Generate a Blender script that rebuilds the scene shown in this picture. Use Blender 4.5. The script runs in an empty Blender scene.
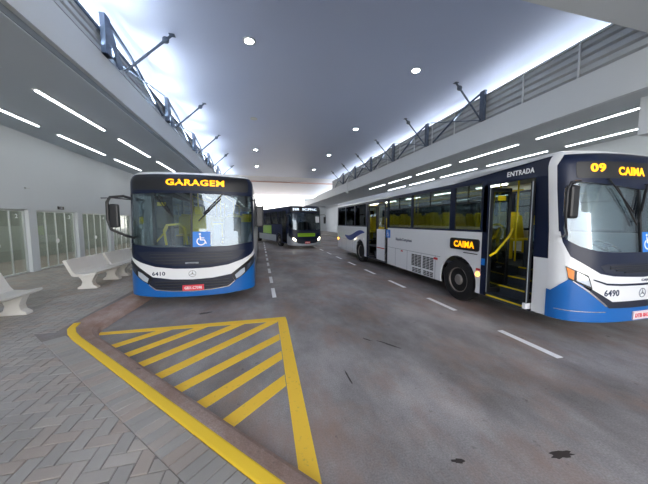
import bpy, bmesh, math, random, bisect
from mathutils import Vector, Matrix
random.seed(7)
SC = bpy.context.scene
COL = SC.collection
PI = math.pi

# ------------------------------------------------------------------ materials
def lin(h):
    h = h.lstrip('#'); out = []
    for i in (0, 2, 4):
        c = int(h[i:i+2], 16)/255
        out.append(c/12.92 if c <= .04045 else ((c+.055)/1.055)**2.4)
    return tuple(out)+(1,)
def mat(name, col, rough=.5, metal=0, var=.06, scale=6, emit=None, estr=0, spec=.5, bump=0, coat=0):
    m = bpy.data.materials.new(name); m.use_nodes = True
    nt = m.node_tree; b = nt.nodes['Principled BSDF']
    c = lin(col) if isinstance(col, str) else col
    if emit is None and var > 0:
        tc = nt.nodes.new('ShaderNodeTexCoord'); no = nt.nodes.new('ShaderNodeTexNoise')
        no.inputs['Scale'].default_value = scale; no.inputs['Detail'].default_value = 5
        nt.links.new(tc.outputs['Object'], no.inputs['Vector'])
        mx = nt.nodes.new('ShaderNodeMix'); mx.data_type = 'RGBA'
        mx.inputs[6].default_value = tuple(x*(1-var) for x in c[:3])+(1,)
        mx.inputs[7].default_value = tuple(min(1, x*(1+var)) for x in c[:3])+(1,)
        nt.links.new(no.outputs['Fac'], mx.inputs[0]); nt.links.new(mx.outputs[2], b.inputs['Base Color'])
        if bump:
            bp = nt.nodes.new('ShaderNodeBump'); bp.inputs['Strength'].default_value = bump; bp.inputs['Distance'].default_value = .01
            n2 = nt.nodes.new('ShaderNodeTexNoise'); n2.inputs['Scale'].default_value = scale*12; n2.inputs['Detail'].default_value = 4
            nt.links.new(tc.outputs['Object'], n2.inputs['Vector'])
            nt.links.new(n2.outputs['Fac'], bp.inputs['Height']); nt.links.new(bp.outputs['Normal'], b.inputs['Normal'])
    else:
        b.inputs['Base Color'].default_value = c
    b.inputs['Roughness'].default_value = rough; b.inputs['Metallic'].default_value = metal
    b.inputs['Specular IOR Level'].default_value = spec
    b.inputs['Coat Weight'].default_value = coat
    if emit is not None:
        b.inputs['Emission Color'].default_value = lin(emit); b.inputs['Emission Strength'].default_value = estr
    return m
def glassmat(name, tint, refl=.12, rough=.02, mixmin=.06, mx=None):
    TM = mx or refl+.5
    m = bpy.data.materials.new(name); m.use_nodes = True; nt = m.node_tree
    for n in list(nt.nodes): nt.nodes.remove(n)
    o = nt.nodes.new('ShaderNodeOutputMaterial'); t = nt.nodes.new('ShaderNodeBsdfTransparent')
    g = nt.nodes.new('ShaderNodeBsdfGlossy'); mxs = nt.nodes.new('ShaderNodeMixShader'); lw = nt.nodes.new('ShaderNodeLayerWeight')
    lw.inputs['Blend'].default_value = .35
    mr = nt.nodes.new('ShaderNodeMapRange'); mr.inputs['To Min'].default_value = mixmin; mr.inputs['To Max'].default_value = TM
    t.inputs['Color'].default_value = tuple(tint)+(1,); g.inputs['Roughness'].default_value = rough
    g.inputs['Color'].default_value = (.9, .95, 1, 1)
    nt.links.new(lw.outputs['Fresnel'], mr.inputs['Value']); nt.links.new(mr.outputs['Result'], mxs.inputs['Fac'])
    nt.links.new(t.outputs[0], mxs.inputs[1]); nt.links.new(g.outputs[0], mxs.inputs[2]); nt.links.new(mxs.outputs[0], o.inputs['Surface'])
    return m
M = {}
M['white'] = mat('bus_white_paint', '#e4e6e8', .28, var=.02, coat=.5)
M['blue'] = mat('bus_blue_paint', '#0860ac', .3, var=.03, coat=.5)
M['navy'] = mat('wave_blue_paint', '#123a92', .5, var=.02)
M['black'] = mat('bus_black_band', '#0f1a34', .3, var=.03, spec=.3)
M['plastic'] = mat('black_plastic', '#14161b', .45, var=.05)
M['rubber'] = mat('tyre_rubber', '#121214', .85, var=.15, scale=14, bump=.2)
M['rim'] = mat('wheel_steel', '#8d8782', .5, .5, var=.25, scale=9)
M['chrome'] = mat('chrome', '#c9ced6', .2, .9, var=.02)
M['grille'] = mat('grille_dark', '#121a2e', .5, var=.05)
M['glass'] = glassmat('windscreen_glass', (.72, .80, .83), .0, mixmin=.05)
M['tint'] = glassmat('tinted_window_glass', (.55, .60, .60), .0, mixmin=.04)
M['dark_glass'] = glassmat('dark_window_glass', (.06, .08, .12), .1, mixmin=.02, mx=.13)
M['lens'] = mat('headlight_lens', '#c9d2dc', .12, .3, var=.1, scale=20, coat=1)
M['lens_dark'] = mat('smoked_lens', '#4a525e', .15, .2, var=.1, scale=20)
M['lens_on'] = mat('lit_headlight', '#fff4dc', .2, emit='#fff0d0', estr=9)
M['amber_on'] = mat('lit_amber_marker', '#ff9a20', .2, emit='#ffa030', estr=6)
M['amber'] = mat('amber_lens', '#e8862a', .25, var=.05)
M['red'] = mat('red_reflector', '#c02830', .3, var=.05)
M['plate'] = mat('red_number_plate', '#d8414e', .4, var=.04)
M['plate_white'] = mat('white_number_plate', '#e3cfd2', .4, var=.04)
M['yellow'] = mat('yellow_rail_paint', '#f2d40c', .35, var=.03)
M['seat_yellow'] = mat('yellow_seat_plastic', '#ecd018', .5, var=.06)
M['led'] = mat('amber_led', '#ffb010', .4, emit='#ffa406', estr=.75)
M['led_white'] = mat('white_led', '#eef6ff', .4, emit='#dcecff', estr=.8)
M['sign_blue'] = mat('accessibility_blue', '#1479d6', .35, var=.02)
M['sign_white'] = mat('sign_white', '#f2f4f6', .4, var=.02)
M['ink'] = mat('blue_black_lettering', '#26304c', .4, var=.02)
M['tube'] = mat('bus_cabin_tube', '#f6fbff', .4, emit='#eef6e8', estr=6)
M['tube_dim'] = mat('dim_cabin_tube', '#c6cbcf', .4, emit='#eef6e8', estr=.25)
M['inner_l'] = mat('bus_lining_shaded', '#50565e', .6, var=.05)  # lining darkened to put the dim cabin's shade into the colour
M['inner'] = mat('bus_lining_grey', '#8b9096', .6, var=.05)
M['inner_dark'] = mat('bus_floor_dark', '#2e3540', .6, var=.08)
M['green'] = mat('lime_green_paint', '#93c51e', .3, var=.03)
M['busgrey'] = mat('far_bus_silver_paint', '#a8adb3', .35, var=.03)
M['farnavy'] = mat('far_bus_navy', '#131e42', .55, var=.03, spec=.15)
M['wall'] = mat('painted_wall', '#cdd3d7', .8, var=.04, scale=.8)
M['fascia'] = mat('painted_fascia', '#c0c6ca', .75, var=.04, scale=.6)
M['soffit'] = mat('soffit_panel', '#b6c0ca', .7, var=.04, scale=.6)
M['soffit_r'] = mat('right_soffit_panel', '#b4bbc0', .7, var=.04, scale=.6)
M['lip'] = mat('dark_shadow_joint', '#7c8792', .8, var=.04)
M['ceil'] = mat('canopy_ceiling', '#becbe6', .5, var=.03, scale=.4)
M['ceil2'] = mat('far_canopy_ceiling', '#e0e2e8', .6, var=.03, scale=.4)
M['orange'] = mat('orange_edge_strip', '#cdaea8', .7, var=.03)
M['steel'] = mat('galvanised_truss_steel', '#4d5868', .5, .4, var=.12, scale=5)
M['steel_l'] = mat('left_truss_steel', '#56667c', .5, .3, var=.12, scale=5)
M['louvre'] = mat('louvre_grey', '#a4a9ac', .6, var=.05, scale=2)
M['strip'] = mat('tube_light', '#ffffff', .4, emit='#f4faff', estr=5)
M['cove'] = mat('cove_light', '#ffffff', .4, emit='#f2f6ff', estr=2.6)
M['cove_r'] = mat('cove_light_slim', '#ffffff', .4, emit='#eef3ff', estr=1.6)
M['down'] = mat('downlight', '#ffffff', .4, emit='#ffffff', estr=40)
M['alu'] = mat('aluminium_frame', '#c4c9ca', .4, .3, var=.03)
M['doorglass'] = glassmat('shop_door_glass', (.74, .76, .73), .1, mixmin=.04, mx=.16)
M['room'] = mat('shop_interior', '#8d9490', .8, var=.12, scale=.7)
M['bench'] = mat('white_concrete_bench', '#dcd9d2', .75, var=.05, scale=4, bump=.15)
M['yline'] = None
M['wline'] = None

def floormat(name, stops, scale, rough=.75, bump=.3, extra=None):
    """large soft stains + fine grain"""
    m = bpy.data.materials.new(name); m.use_nodes = True; nt = m.node_tree; b = nt.nodes['Principled BSDF']
    L = nt.links; N = nt.nodes.new
    tc = N('ShaderNodeTexCoord')
    n1 = N('ShaderNodeTexNoise'); n1.inputs['Scale'].default_value = scale; n1.inputs['Detail'].default_value = 8; n1.inputs['Roughness'].default_value = .65
    mp = N('ShaderNodeMapping'); mp.inputs['Scale'].default_value = (1, .55, 1)
    L.new(tc.outputs['Object'], mp.inputs['Vector']); L.new(mp.outputs['Vector'], n1.inputs['Vector'])
    cr = N('ShaderNodeValToRGB'); e = cr.color_ramp.elements
    e[0].position = stops[0][0]; e[0].color = lin(stops[0][1]); e[1].position = stops[-1][0]; e[1].color = lin(stops[-1][1])
    for p, c in stops[1:-1]:
        q = e.new(p); q.color = lin(c)
    L.new(n1.outputs['Fac'], cr.inputs['Fac'])
    n2 = N('ShaderNodeTexNoise'); n2.inputs['Scale'].default_value = 70; n2.inputs['Detail'].default_value = 6
    L.new(tc.outputs['Object'], n2.inputs['Vector'])
    mr = N('ShaderNodeMapRange'); mr.inputs['From Min'].default_value = .3; mr.inputs['From Max'].default_value = .7
    mr.inputs['To Min'].default_value = .78; mr.inputs['To Max'].default_value = 1.18
    L.new(n2.outputs['Fac'], mr.inputs['Value'])
    mu = N('ShaderNodeMix'); mu.data_type = 'RGBA'; mu.blend_type = 'MULTIPLY'; mu.inputs[0].default_value = 1
    L.new(cr.outputs['Color'], mu.inputs[6]); L.new(mr.outputs['Result'], mu.inputs[7])
    last = mu.outputs[2]
    # rusty brown soil patches
    n3 = N('ShaderNodeTexNoise'); n3.inputs['Scale'].default_value = scale*1.7; n3.inputs['Detail'].default_value = 7; n3.inputs['Roughness'].default_value = .7
    mp3 = N('ShaderNodeMapping'); mp3.inputs['Location'].default_value = (31, 12, 5); mp3.inputs['Scale'].default_value = (1, .6, 1)
    L.new(tc.outputs['Object'], mp3.inputs['Vector']); L.new(mp3.outputs['Vector'], n3.inputs['Vector'])
    r3 = N('ShaderNodeMapRange'); r3.inputs['From Min'].default_value = .46; r3.inputs['From Max'].default_value = .70; r3.inputs['To Max'].default_value = .75
    L.new(n3.outputs['Fac'], r3.inputs['Value'])
    m3 = N('ShaderNodeMix'); m3.data_type = 'RGBA'; m3.inputs[7].default_value = lin(extra or '#7a5f55')
    L.new(r3.outputs['Result'], m3.inputs[0]); L.new(last, m3.inputs[6]); last = m3.outputs[2]
    # sparse dark specks
    v = N('ShaderNodeTexNoise'); v.inputs['Scale'].default_value = 9; v.inputs['Detail'].default_value = 3
    L.new(tc.outputs['Object'], v.inputs['Vector'])
    rv = N('ShaderNodeMapRange'); rv.inputs['From Min'].default_value = .68; rv.inputs['From Max'].default_value = .76; rv.inputs['To Max'].default_value = .5
    L.new(v.outputs['Fac'], rv.inputs['Value'])
    m4 = N('ShaderNodeMix'); m4.data_type = 'RGBA'; m4.inputs[7].default_value = lin('#3c3839')
    L.new(rv.outputs['Result'], m4.inputs[0]); L.new(last, m4.inputs[6]); L.new(m4.outputs[2], b.inputs['Base Color'])
    b.inputs['Roughness'].default_value = rough
    rr = N('ShaderNodeMapRange'); rr.inputs['To Min'].default_value = rough-.18; rr.inputs['To Max'].default_value = rough+.12
    L.new(n1.outputs['Fac'], rr.inputs['Value']); L.new(rr.outputs['Result'], b.inputs['Roughness'])
    bp = N('ShaderNodeBump'); bp.inputs['Strength'].default_value = bump; bp.inputs['Distance'].default_value = .008
    L.new(n2.outputs['Fac'], bp.inputs['Height']); L.new(bp.outputs['Normal'], b.inputs['Normal'])
    return m
M['asphalt'] = floormat('worn_asphalt', [(.32, '#67605c'), (.45, '#888382'), (.55, '#a19c9b'), (.68, '#bcb5b1')], .6, .62, .4, '#9c7c6a')
M['gutter'] = floormat('brown_stained_kerb', [(.3, '#8a7268'), (.5, '#a98f83'), (.7, '#bca9a0')], 2.2, .8, .4, '#94705f')
M['slab'] = floormat('paving_bed', [(.3, '#7b7774'), (.7, '#93908d')], .7, .85, .2, '#7d6a62')
def linemat(name, col, under, wear):
    m = bpy.data.materials.new(name); m.use_nodes = True; nt = m.node_tree; b = nt.nodes['Principled BSDF']; L = nt.links; N = nt.nodes.new
    tc = N('ShaderNodeTexCoord'); n = N('ShaderNodeTexNoise'); n.inputs['Scale'].default_value = 14; n.inputs['Detail'].default_value = 9; n.inputs['Roughness'].default_value = .75
    L.new(tc.outputs['Object'], n.inputs['Vector'])
    r = N('ShaderNodeMapRange'); r.inputs['From Min'].default_value = wear; r.inputs['From Max'].default_value = wear+.12; r.inputs['To Max'].default_value = .7
    L.new(n.outputs['Fac'], r.inputs['Value'])
    x = N('ShaderNodeMix'); x.data_type = 'RGBA'; x.inputs[6].default_value = lin(col); x.inputs[7].default_value = lin(under)
    L.new(r.outputs['Result'], x.inputs[0]); L.new(x.outputs[2], b.inputs['Base Color']); b.inputs['Roughness'].default_value = .7
    return m
M['yline'] = linemat('yellow_road_paint', '#ffd042', '#8a7f66', .58)
M['ykerb'] = linemat('yellow_kerb_paint', '#fbd236', '#a89858', .66)
M['wline'] = linemat('white_road_paint', '#ffffff', '#b4b4b6', .66)
M['oil'] = mat('dark_oil_stain', '#3c3431', .5, var=.3, scale=20)
def pavermat():
    m = bpy.data.materials.new('grey_paver'); m.use_nodes = True; nt = m.node_tree; b = nt.nodes['Principled BSDF']; L = nt.links; N = nt.nodes.new
    g = N('ShaderNodeNewGeometry'); cr = N('ShaderNodeValToRGB'); e = cr.color_ramp.elements
    e[0].color = lin('#a09c97'); e[1].color = lin('#b2ada6'); q = e.new(.5); q.color = lin('#a9a59f'); q = e.new(.93); q.color = lin('#ab9e94')
    L.new(g.outputs['Random Per Island'], cr.inputs['Fac'])
    tc = N('ShaderNodeTexCoord'); n = N('ShaderNodeTexNoise'); n.inputs['Scale'].default_value = 1.1; n.inputs['Detail'].default_value = 8
    L.new(tc.outputs['Object'], n.inputs['Vector'])
    r = N('ShaderNodeMapRange'); r.inputs['From Min'].default_value = .3; r.inputs['From Max'].default_value = .7; r.inputs['To Min'].default_value = .82; r.inputs['To Max'].default_value = 1.1
    L.new(n.outputs['Fac'], r.inputs['Value'])
    x = N('ShaderNodeMix'); x.data_type = 'RGBA'; x.blend_type = 'MULTIPLY'; x.inputs[0].default_value = 1
    L.new(cr.outputs['Color'], x.inputs[6]); L.new(r.outputs['Result'], x.inputs[7]); L.new(x.outputs[2], b.inputs['Base Color'])
    b.inputs['Roughness'].default_value = .8
    return m
M['paver'] = pavermat()

# ------------------------------------------------------------------ mesh helpers
class MB:
    def __init__(s): s.v = []; s.f = []
    def add(s, vs, fs):
        o = len(s.v); s.v += [tuple(p) for p in vs]; s.f += [tuple(i+o for i in f) for f in fs]; return s
    def box(s, x0, x1, y0, y1, z0, z1):
        v = [(x, y, z) for z in (z0, z1) for y in (y0, y1) for x in (x0, x1)]
        return s.add(v, [(0, 2, 3, 1), (4, 5, 7, 6), (0, 1, 5, 4), (2, 6, 7, 3), (0, 4, 6, 2), (1, 3, 7, 5)])
    def obox(s, c, ax, ay, az):
        c, ax, ay, az = map(Vector, (c, ax, ay, az))
        v = [c+ax*i+ay*j+az*k for k in (-1, 1) for j in (-1, 1) for i in (-1, 1)]
        return s.add(v, [(0, 2, 3, 1), (4, 5, 7, 6), (0, 1, 5, 4), (2, 6, 7, 3), (0, 4, 6, 2), (1, 3, 7, 5)])
    def tube(s, pts, r, n=8, rs=None):
        pts = [Vector(p) for p in pts]; rings = []; up = None
        for i, p in enumerate(pts):
            t = (pts[min(i+1, len(pts)-1)]-pts[max(i-1, 0)]).normalized()
            if up is None:
                up = t.cross(Vector((0, 0, 1)))
                if up.length < .1: up = t.cross(Vector((0, 1, 0)))
            up = (up-t*up.dot(t)).normalized(); w = t.cross(up)
            rr = rs[i] if rs else r
            rings.append([p+(up*math.cos(2*PI*k/n)+w*math.sin(2*PI*k/n))*rr for k in range(n)])
        v = [q for R in rings for q in R]; f = []
        for i in range(len(pts)-1):
            for k in range(n): f.append((i*n+k, i*n+(k+1) % n, (i+1)*n+(k+1) % n, (i+1)*n+k))
        f.append(tuple(range(n-1, -1, -1))); f.append(tuple((len(pts)-1)*n+k for k in range(n)))
        return s.add(v, f)
    def lathe_x(s, prof, cx, cy, cz, n=28, sgn=1):
        """profile (offset along x, radius) spun round an axis parallel to x"""
        v = []; f = []
        for (dx, r) in prof:
            for k in range(n): v.append((cx+sgn*dx, cy+r*math.cos(2*PI*k/n), cz+r*math.sin(2*PI*k/n)))
        for i in range(len(prof)-1):
            for k in range(n): f.append((i*n+k, i*n+(k+1) % n, (i+1)*n+(k+1) % n, (i+1)*n+k))
        f.append(tuple(range(n-1, -1, -1))); f.append(tuple((len(prof)-1)*n+k for k in range(n)))
        return s.add(v, f)
    def prism(s, prof, axis, a, b):
        """closed 2D profile extruded along an axis: axis 'y' takes (x,z); 'x' takes (y,z); 'z' takes (x,y)"""
        n = len(prof)
        def P(p, t): return {'y': (p[0], t, p[1]), 'x': (t, p[0], p[1]), 'z': (p[0], p[1], t)}[axis]
        v = [P(p, a) for p in prof]+[P(p, b) for p in prof]
        f = [(i, (i+1) % n, n+(i+1) % n, n+i) for i in range(n)]+[tuple(range(n-1, -1, -1)), tuple(range(n, 2*n))]
        return s.add(v, f)
def build(name, mb, m, parent=None, smooth=False, bevel=0, angle=35):
    me = bpy.data.meshes.new(name); me.from_pydata(mb.v, [], mb.f); me.update()
    bm = bmesh.new(); bm.from_mesh(me); bmesh.ops.recalc_face_normals(bm, faces=bm.faces); bm.to_mesh(me); bm.free()
    o = bpy.data.objects.new(name, me); COL.objects.link(o); me.materials.append(M[m] if isinstance(m, str) else m)
    if parent: o.parent = parent
    if bevel:
        b = o.modifiers.new('bevel', 'BEVEL'); b.width = bevel; b.segments = 2; b.limit_method = 'ANGLE'; b.angle_limit = math.radians(40)
    if smooth:
        for p in me.polygons: p.use_smooth = True
        try: me.set_sharp_from_angle(angle=math.radians(angle))
        except Exception: pass
    return o
def tag(o, label=None, cat=None, group=None, kind=None):
    if label: o['label'] = label
    if cat: o['category'] = cat
    if group: o['group'] = group
    if kind: o['kind'] = kind
    return o
def empty(name, loc=(0, 0, 0), rz=0, **k):
    o = bpy.data.objects.new(name, None); COL.objects.link(o); o.location = loc; o.rotation_euler = (0, 0, rz); o.empty_display_size = .2
    return tag(o, **k)
def copy_tree(o, parent=None):
    c = o.copy(); COL.objects.link(c); c.parent = parent
    for ch in list(o.children): copy_tree(ch, c)
    return c
def struct(name, mb, m, parent=None, **k):
    o = build(name, mb, m, parent, **k)
    if parent is None: o['kind'] = 'structure'
    return o

# ------------------------------------------------------------------ bus skin: (s, z) wraps round the front corners
W = 1.275; D = .5; NN = 2.6; ZR = 2.80; RR = .25; LEN = 12.6
def _tab():
    P = []
    for i in range(401):
        t = i/400*PI/2
        P.append((W*abs(math.sin(t))**(2/NN), D*(1-abs(math.cos(t))**(2/NN))))
    Sx = [0]
    for a, b in zip(P, P[1:]): Sx.append(Sx[-1]+math.hypot(b[0]-a[0], b[1]-a[1]))
    return P, Sx
PT, ST = _tab(); S0 = ST[-1]
def plan(s):
    a = abs(s); sg = 1 if s >= 0 else -1
    if a >= S0: return sg*W, D+a-S0, sg*1.0, 0.0
    i = max(1, bisect.bisect_left(ST, a)); p, q = PT[i-1], PT[i]; k = (a-ST[i-1])/max(1e-9, ST[i]-ST[i-1])
    tx, ty = q[0]-p[0], q[1]-p[1]; l = math.hypot(tx, ty) or 1
    return sg*(p[0]+tx*k), p[1]+ty*k, sg*ty/l, -tx/l
def SK(s, z, d=0.0):
    x, y, nx, ny = plan(s); a = abs(s)
    if z > ZR:
        k = min(1, (z-ZR)/RR); d = d-RR*(1-math.sqrt(max(0, 1-k*k)))
    w = 1.0 if a < S0*.7 else max(0, 1-(a-S0*.7)/(S0*.5+.3))
    return (x+nx*d, y+ny*d+(0 if z < 1 else .09*(z-1))*w, z)
def SY(y, side): return side*(S0+y-D)       # arc coordinate of a point y metres behind the nose, side -1 door side, +1 driver side
def wrap(polys, d0, d1, cut=True, smoothz=True):
    """flat polygons in (s,z), bent round the skin between offsets d0 (inner) and d1 (outer)"""
    mb = MB()
    for poly in polys:
        bm = bmesh.new()
        bm.faces.new([bm.verts.new((p[0], p[1], 0)) for p in poly])
        bmesh.ops.triangulate(bm, faces=bm.faces[:])
        if cut:
            lo = min(p[0] for p in poly); hi = max(p[0] for p in poly); zl = min(p[1] for p in poly); zh = max(p[1] for p in poly)
            cs = [i*.08 for i in range(-24, 25) if lo+.01 < i*.08 < hi-.01]
            cz = [z for z in (1.0, 2.8, 2.86, 2.91, 2.95, 2.98, 3.01, 3.035) if zl+.004 < z < zh-.004]
            for s_ in cs:
                bmesh.ops.bisect_plane(bm, geom=bm.verts[:]+bm.edges[:]+bm.faces[:], plane_co=(s_, 0, 0), plane_no=(1, 0, 0))
            for z_ in cz:
                bmesh.ops.bisect_plane(bm, geom=bm.verts[:]+bm.edges[:]+bm.faces[:], plane_co=(0, z_, 0), plane_no=(0, 1, 0))
        bm.verts.ensure_lookup_table(); bm.verts.index_update()
        n = len(bm.verts)
        vs = [SK(v.co.x, v.co.y, d1) for v in bm.verts]+[SK(v.co.x, v.co.y, d0) for v in bm.verts]
        fs = []
        for f in bm.faces:
            ix = [v.index for v in f.verts]; fs.append(tuple(ix)); fs.append(tuple(n+i for i in reversed(ix)))
        for e in bm.edges:
            if len(e.link_faces) == 1:
                a, b = e.verts[0].index, e.verts[1].index
                fs.append((a, b, n+b, n+a))
        mb.add(vs, fs); bm.free()
    return mb
def rect(s0, s1, z0, z1): return [(s0, z0), (s1, z0), (s1, z1), (s0, z1)]
def rrect(s0, s1, z0, z1, r=.05, n=4):
    out = []
    for cx, cz, a0 in ((s1-r, z0+r, -90), (s1-r, z1-r, 0), (s0+r, z1-r, 90), (s0+r, z0+r, 180)):
        for k in range(n+1):
            a = math.radians(a0+90*k/n); out.append((cx+r*math.cos(a), cz+r*math.sin(a)))
    return out
def mir(half):
    """half outline from centre line outwards and back (s>=0) -> whole symmetric polygon"""
    return half+[(-s, z) for s, z in reversed(half) if abs(s) > 1e-6]
def flip(poly): return [(-s, z) for s, z in reversed(poly)]
_tc = {}
def text_faces(txt, size, bold=0.0):
    key = (txt, size, bold)
    if key in _tc: return _tc[key]
    cu = bpy.data.curves.new('t', 'FONT'); cu.body = txt; cu.size = size; cu.offset = bold; cu.align_x = 'CENTER'; cu.align_y = 'CENTER'; cu.resolution_u = 3; cu.space_character = 1.08
    ob = bpy.data.objects.new('t', cu); COL.objects.link(ob)
    bpy.context.view_layer.update()
    me = bpy.data.meshes.new_from_object(ob.evaluated_get(bpy.context.evaluated_depsgraph_get()))
    vs = [tuple(v.co) for v in me.vertices]; fs = [tuple(p.vertices) for p in me.polygons]
    es = {}
    for f in fs:
        for a, b in zip(f, f[1:]+f[:1]): es[(min(a, b), max(a, b))] = es.get((min(a, b), max(a, b)), 0)+1
    bd = [e for e, c in es.items() if c == 1]
    COL.objects.unlink(ob); bpy.data.objects.remove(ob); bpy.data.curves.remove(cu); bpy.data.meshes.remove(me)
    _tc[key] = (vs, fs, bd); return _tc[key]
def text_on(fn, txt, size, width=None, bold=0.0, t=.004):
    """fn(u, v, d) -> point; lettering with a thickness t"""
    vs, fs, bd = text_faces(txt, size, bold)
    xs = [v[0] for v in vs]; ys = [v[1] for v in vs]
    cx, cy = (min(xs)+max(xs))/2, (min(ys)+max(ys))/2; k = (width/(max(xs)-min(xs))) if width else 1
    n = len(vs); mb = MB()
    V = [fn((v[0]-cx)*k, v[1]-cy, t) for v in vs]+[fn((v[0]-cx)*k, v[1]-cy, 0) for v in vs]
    F = list(fs)+[tuple(n+i for i in reversed(f)) for f in fs]+[(a, b, n+b, n+a) for a, b in bd]
    return mb.add(V, F)
def skin_text(s, z, txt, size, d, width=None, bold=0.0, t=.004):
    return text_on(lambda u, v, q: SK(s+u, z+v, d+q), txt, size, width, bold, t)
def wheelchair_polys(s, z, h):
    """white wheelchair mark: head disc, body bar, seat bar, leg and open wheel ring, as (s,z) polygons"""
    P = []; c = lambda x, y: (s+x*h, z+y*h)
    P.append([c(-.08+.07*math.cos(a*PI/6), .36+.07*math.sin(a*PI/6)) for a in range(12)])
    P.append([c(-.12, .26), c(-.03, .26), c(.0, -.05), c(-.09, -.05)])
    P.append([c(-.05, .13), c(.17, .13), c(.17, .07), c(-.05, .07)])
    P.append([c(-.06, .0), c(.2, .0), c(.32, -.27), c(.25, -.30), c(.15, -.07), c(-.06, -.07)])
    ring = [(.27*math.cos(math.radians(a)), .27*math.sin(math.radians(a))) for a in range(120, 341, 20)]
    ri = [(x*.76, y*.76) for x, y in reversed(ring)]
    P.append([c(x-.02, y-.13) for x, y in ring+ri])
    return P
def arch(y0, y1, zb, zt, cy, r, side):
    """side panel between y0 and y1 with a wheel arch cut out of the bottom"""
    pts = [(SY(y0, side), zb), (SY(cy-math.sqrt(max(r*r-(.5-zb)**2, 0)), side), zb)]
    a0 = math.pi+math.asin((.5-zb)/r)
    N_ = 16
    for k in range(N_+1):
        a = a0-(a0-(-math.asin((.5-zb)/r)))*k/N_
        pts.append((SY(cy+r*math.cos(a), side), .5+r*math.sin(a)))
    pts += [(SY(y1, side), zb), (SY(y1, side), zt), (SY(y0, side), zt)]
    out = [pts[0]]
    for p in pts[1:]:
        if abs(p[0]-out[-1][0])+abs(p[1]-out[-1][1]) > 1e-4: out.append(p)
    return out

FRONT_L = dict(   # older nose: double headlight, wide lower grille
    ws=[(0, 1.33), (.7, 1.34), (1.36, 1.42), (1.41, 1.55), (1.41, 2.44), (1.36, 2.53), (0, 2.56)],
    mask=[(0, 1.33), (.7, 1.34), (1.36, 1.42), (1.41, 1.55), (1.52, 1.50), (1.49, 1.28), (1.25, 1.10), (1.03, 1.0), (.72, .90), (.35, .85), (0, .84)],
    upper_grille=[(0, 1.22), (.85, 1.24), (1.12, 1.22), (.95, 1.06), (.7, .97), (.35, .92), (0, .91)],
    band=[(0, .84), (.35, .85), (.72, .90), (1.03, 1.0), (1.25, 1.10), (1.49, 1.28), (1.62, 1.28), (1.62, 1.08), (1.46, 1.10), (1.25, 1.02), (1.0, .84), (.78, .67), (.4, .61), (0, .59)],
    head=[(.78, .66), (1.0, .83), (1.25, 1.01), (1.46, 1.09), (1.47, .96), (1.25, .80), (1.05, .62), (.86, .50)],
    head_in=[(.86, .64), (1.0, .76), (1.08, .80), (1.08, .69), (.98, .60), (.89, .55)],
    head_out=[(1.14, .86), (1.25, .94), (1.40, 1.02), (1.42, .96), (1.25, .84), (1.14, .74)],
    lower=[(0, .59), (.4, .61), (.78, .67), (.85, .50), (.72, .39), (.4, .35), (0, .33)],
    bumper=[(0, .33), (.4, .35), (.72, .39), (.85, .50), (1.05, .62), (1.25, .80), (1.47, .96), (1.46, 1.10), (1.62, 1.08), (1.72, .9), (1.70, .30), (1.40, .27), (.6, .21), (0, .20)],
    plate=(-.2, .22, .34, .47), plate_m='plate', num=(-.66, .745, .085))
FRONT_R = dict(   # newer nose
    ws=[(0, 1.42), (.6, 1.43), (.85, 1.45), (1.1, 1.52), (1.28, 1.63), (1.30, 1.8), (1.22, 2.45), (1.15, 2.53), (0, 2.42)],
    mask=[(0, 1.42), (.6, 1.43), (.85, 1.45), (1.1, 1.52), (1.28, 1.63), (1.30, 1.8), (1.34, 1.75), (1.31, 1.58), (1.22, 1.36), (.95, 1.18), (.82, 1.10), (.6, 1.06), (0, 1.03)],
    upper_grille=[(0, 1.25), (.7, 1.25), (.82, 1.22), (.76, 1.13), (.6, 1.09), (0, 1.06)],
    band=[(0, 1.03), (.6, 1.06), (.82, 1.10), (.95, 1.18), (1.22, 1.36), (1.31, 1.58), (1.34, 1.75), (1.50, 1.75), (1.52, .80), (1.46, .79), (1.25, 1.0), (1.26, 1.09), (1.28, 1.21), (1.0, 1.07), (.94, .86), (.6, .66), (0, .66)],
    head=[(1.28, 1.21), (1.0, 1.07), (.94, .86), (1.09, .93), (1.25, 1.0), (1.26, 1.09)],
    head_in=[(1.15, 1.13), (1.02, 1.05), (.97, .90), (1.08, .95), (1.16, .99)],
    head_out=[(1.27, 1.19), (1.18, 1.14), (1.19, 1.0), (1.25, 1.03)],
    lower=[(0, .66), (.6, .66), (.94, .86), (.99, .83), (.66, .56), (0, .55)],
    bumper=[(0, .55), (.66, .56), (.99, .83), (1.09, .93), (1.25, 1.0), (1.46, .79), (1.52, .80), (1.52, .34), (1.40, .34), (.6, .34), (0, .34)],
    plate=(-.2, .22, .36, .49), plate_m='plate_white', num=(-.62, .80, .10))

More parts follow.
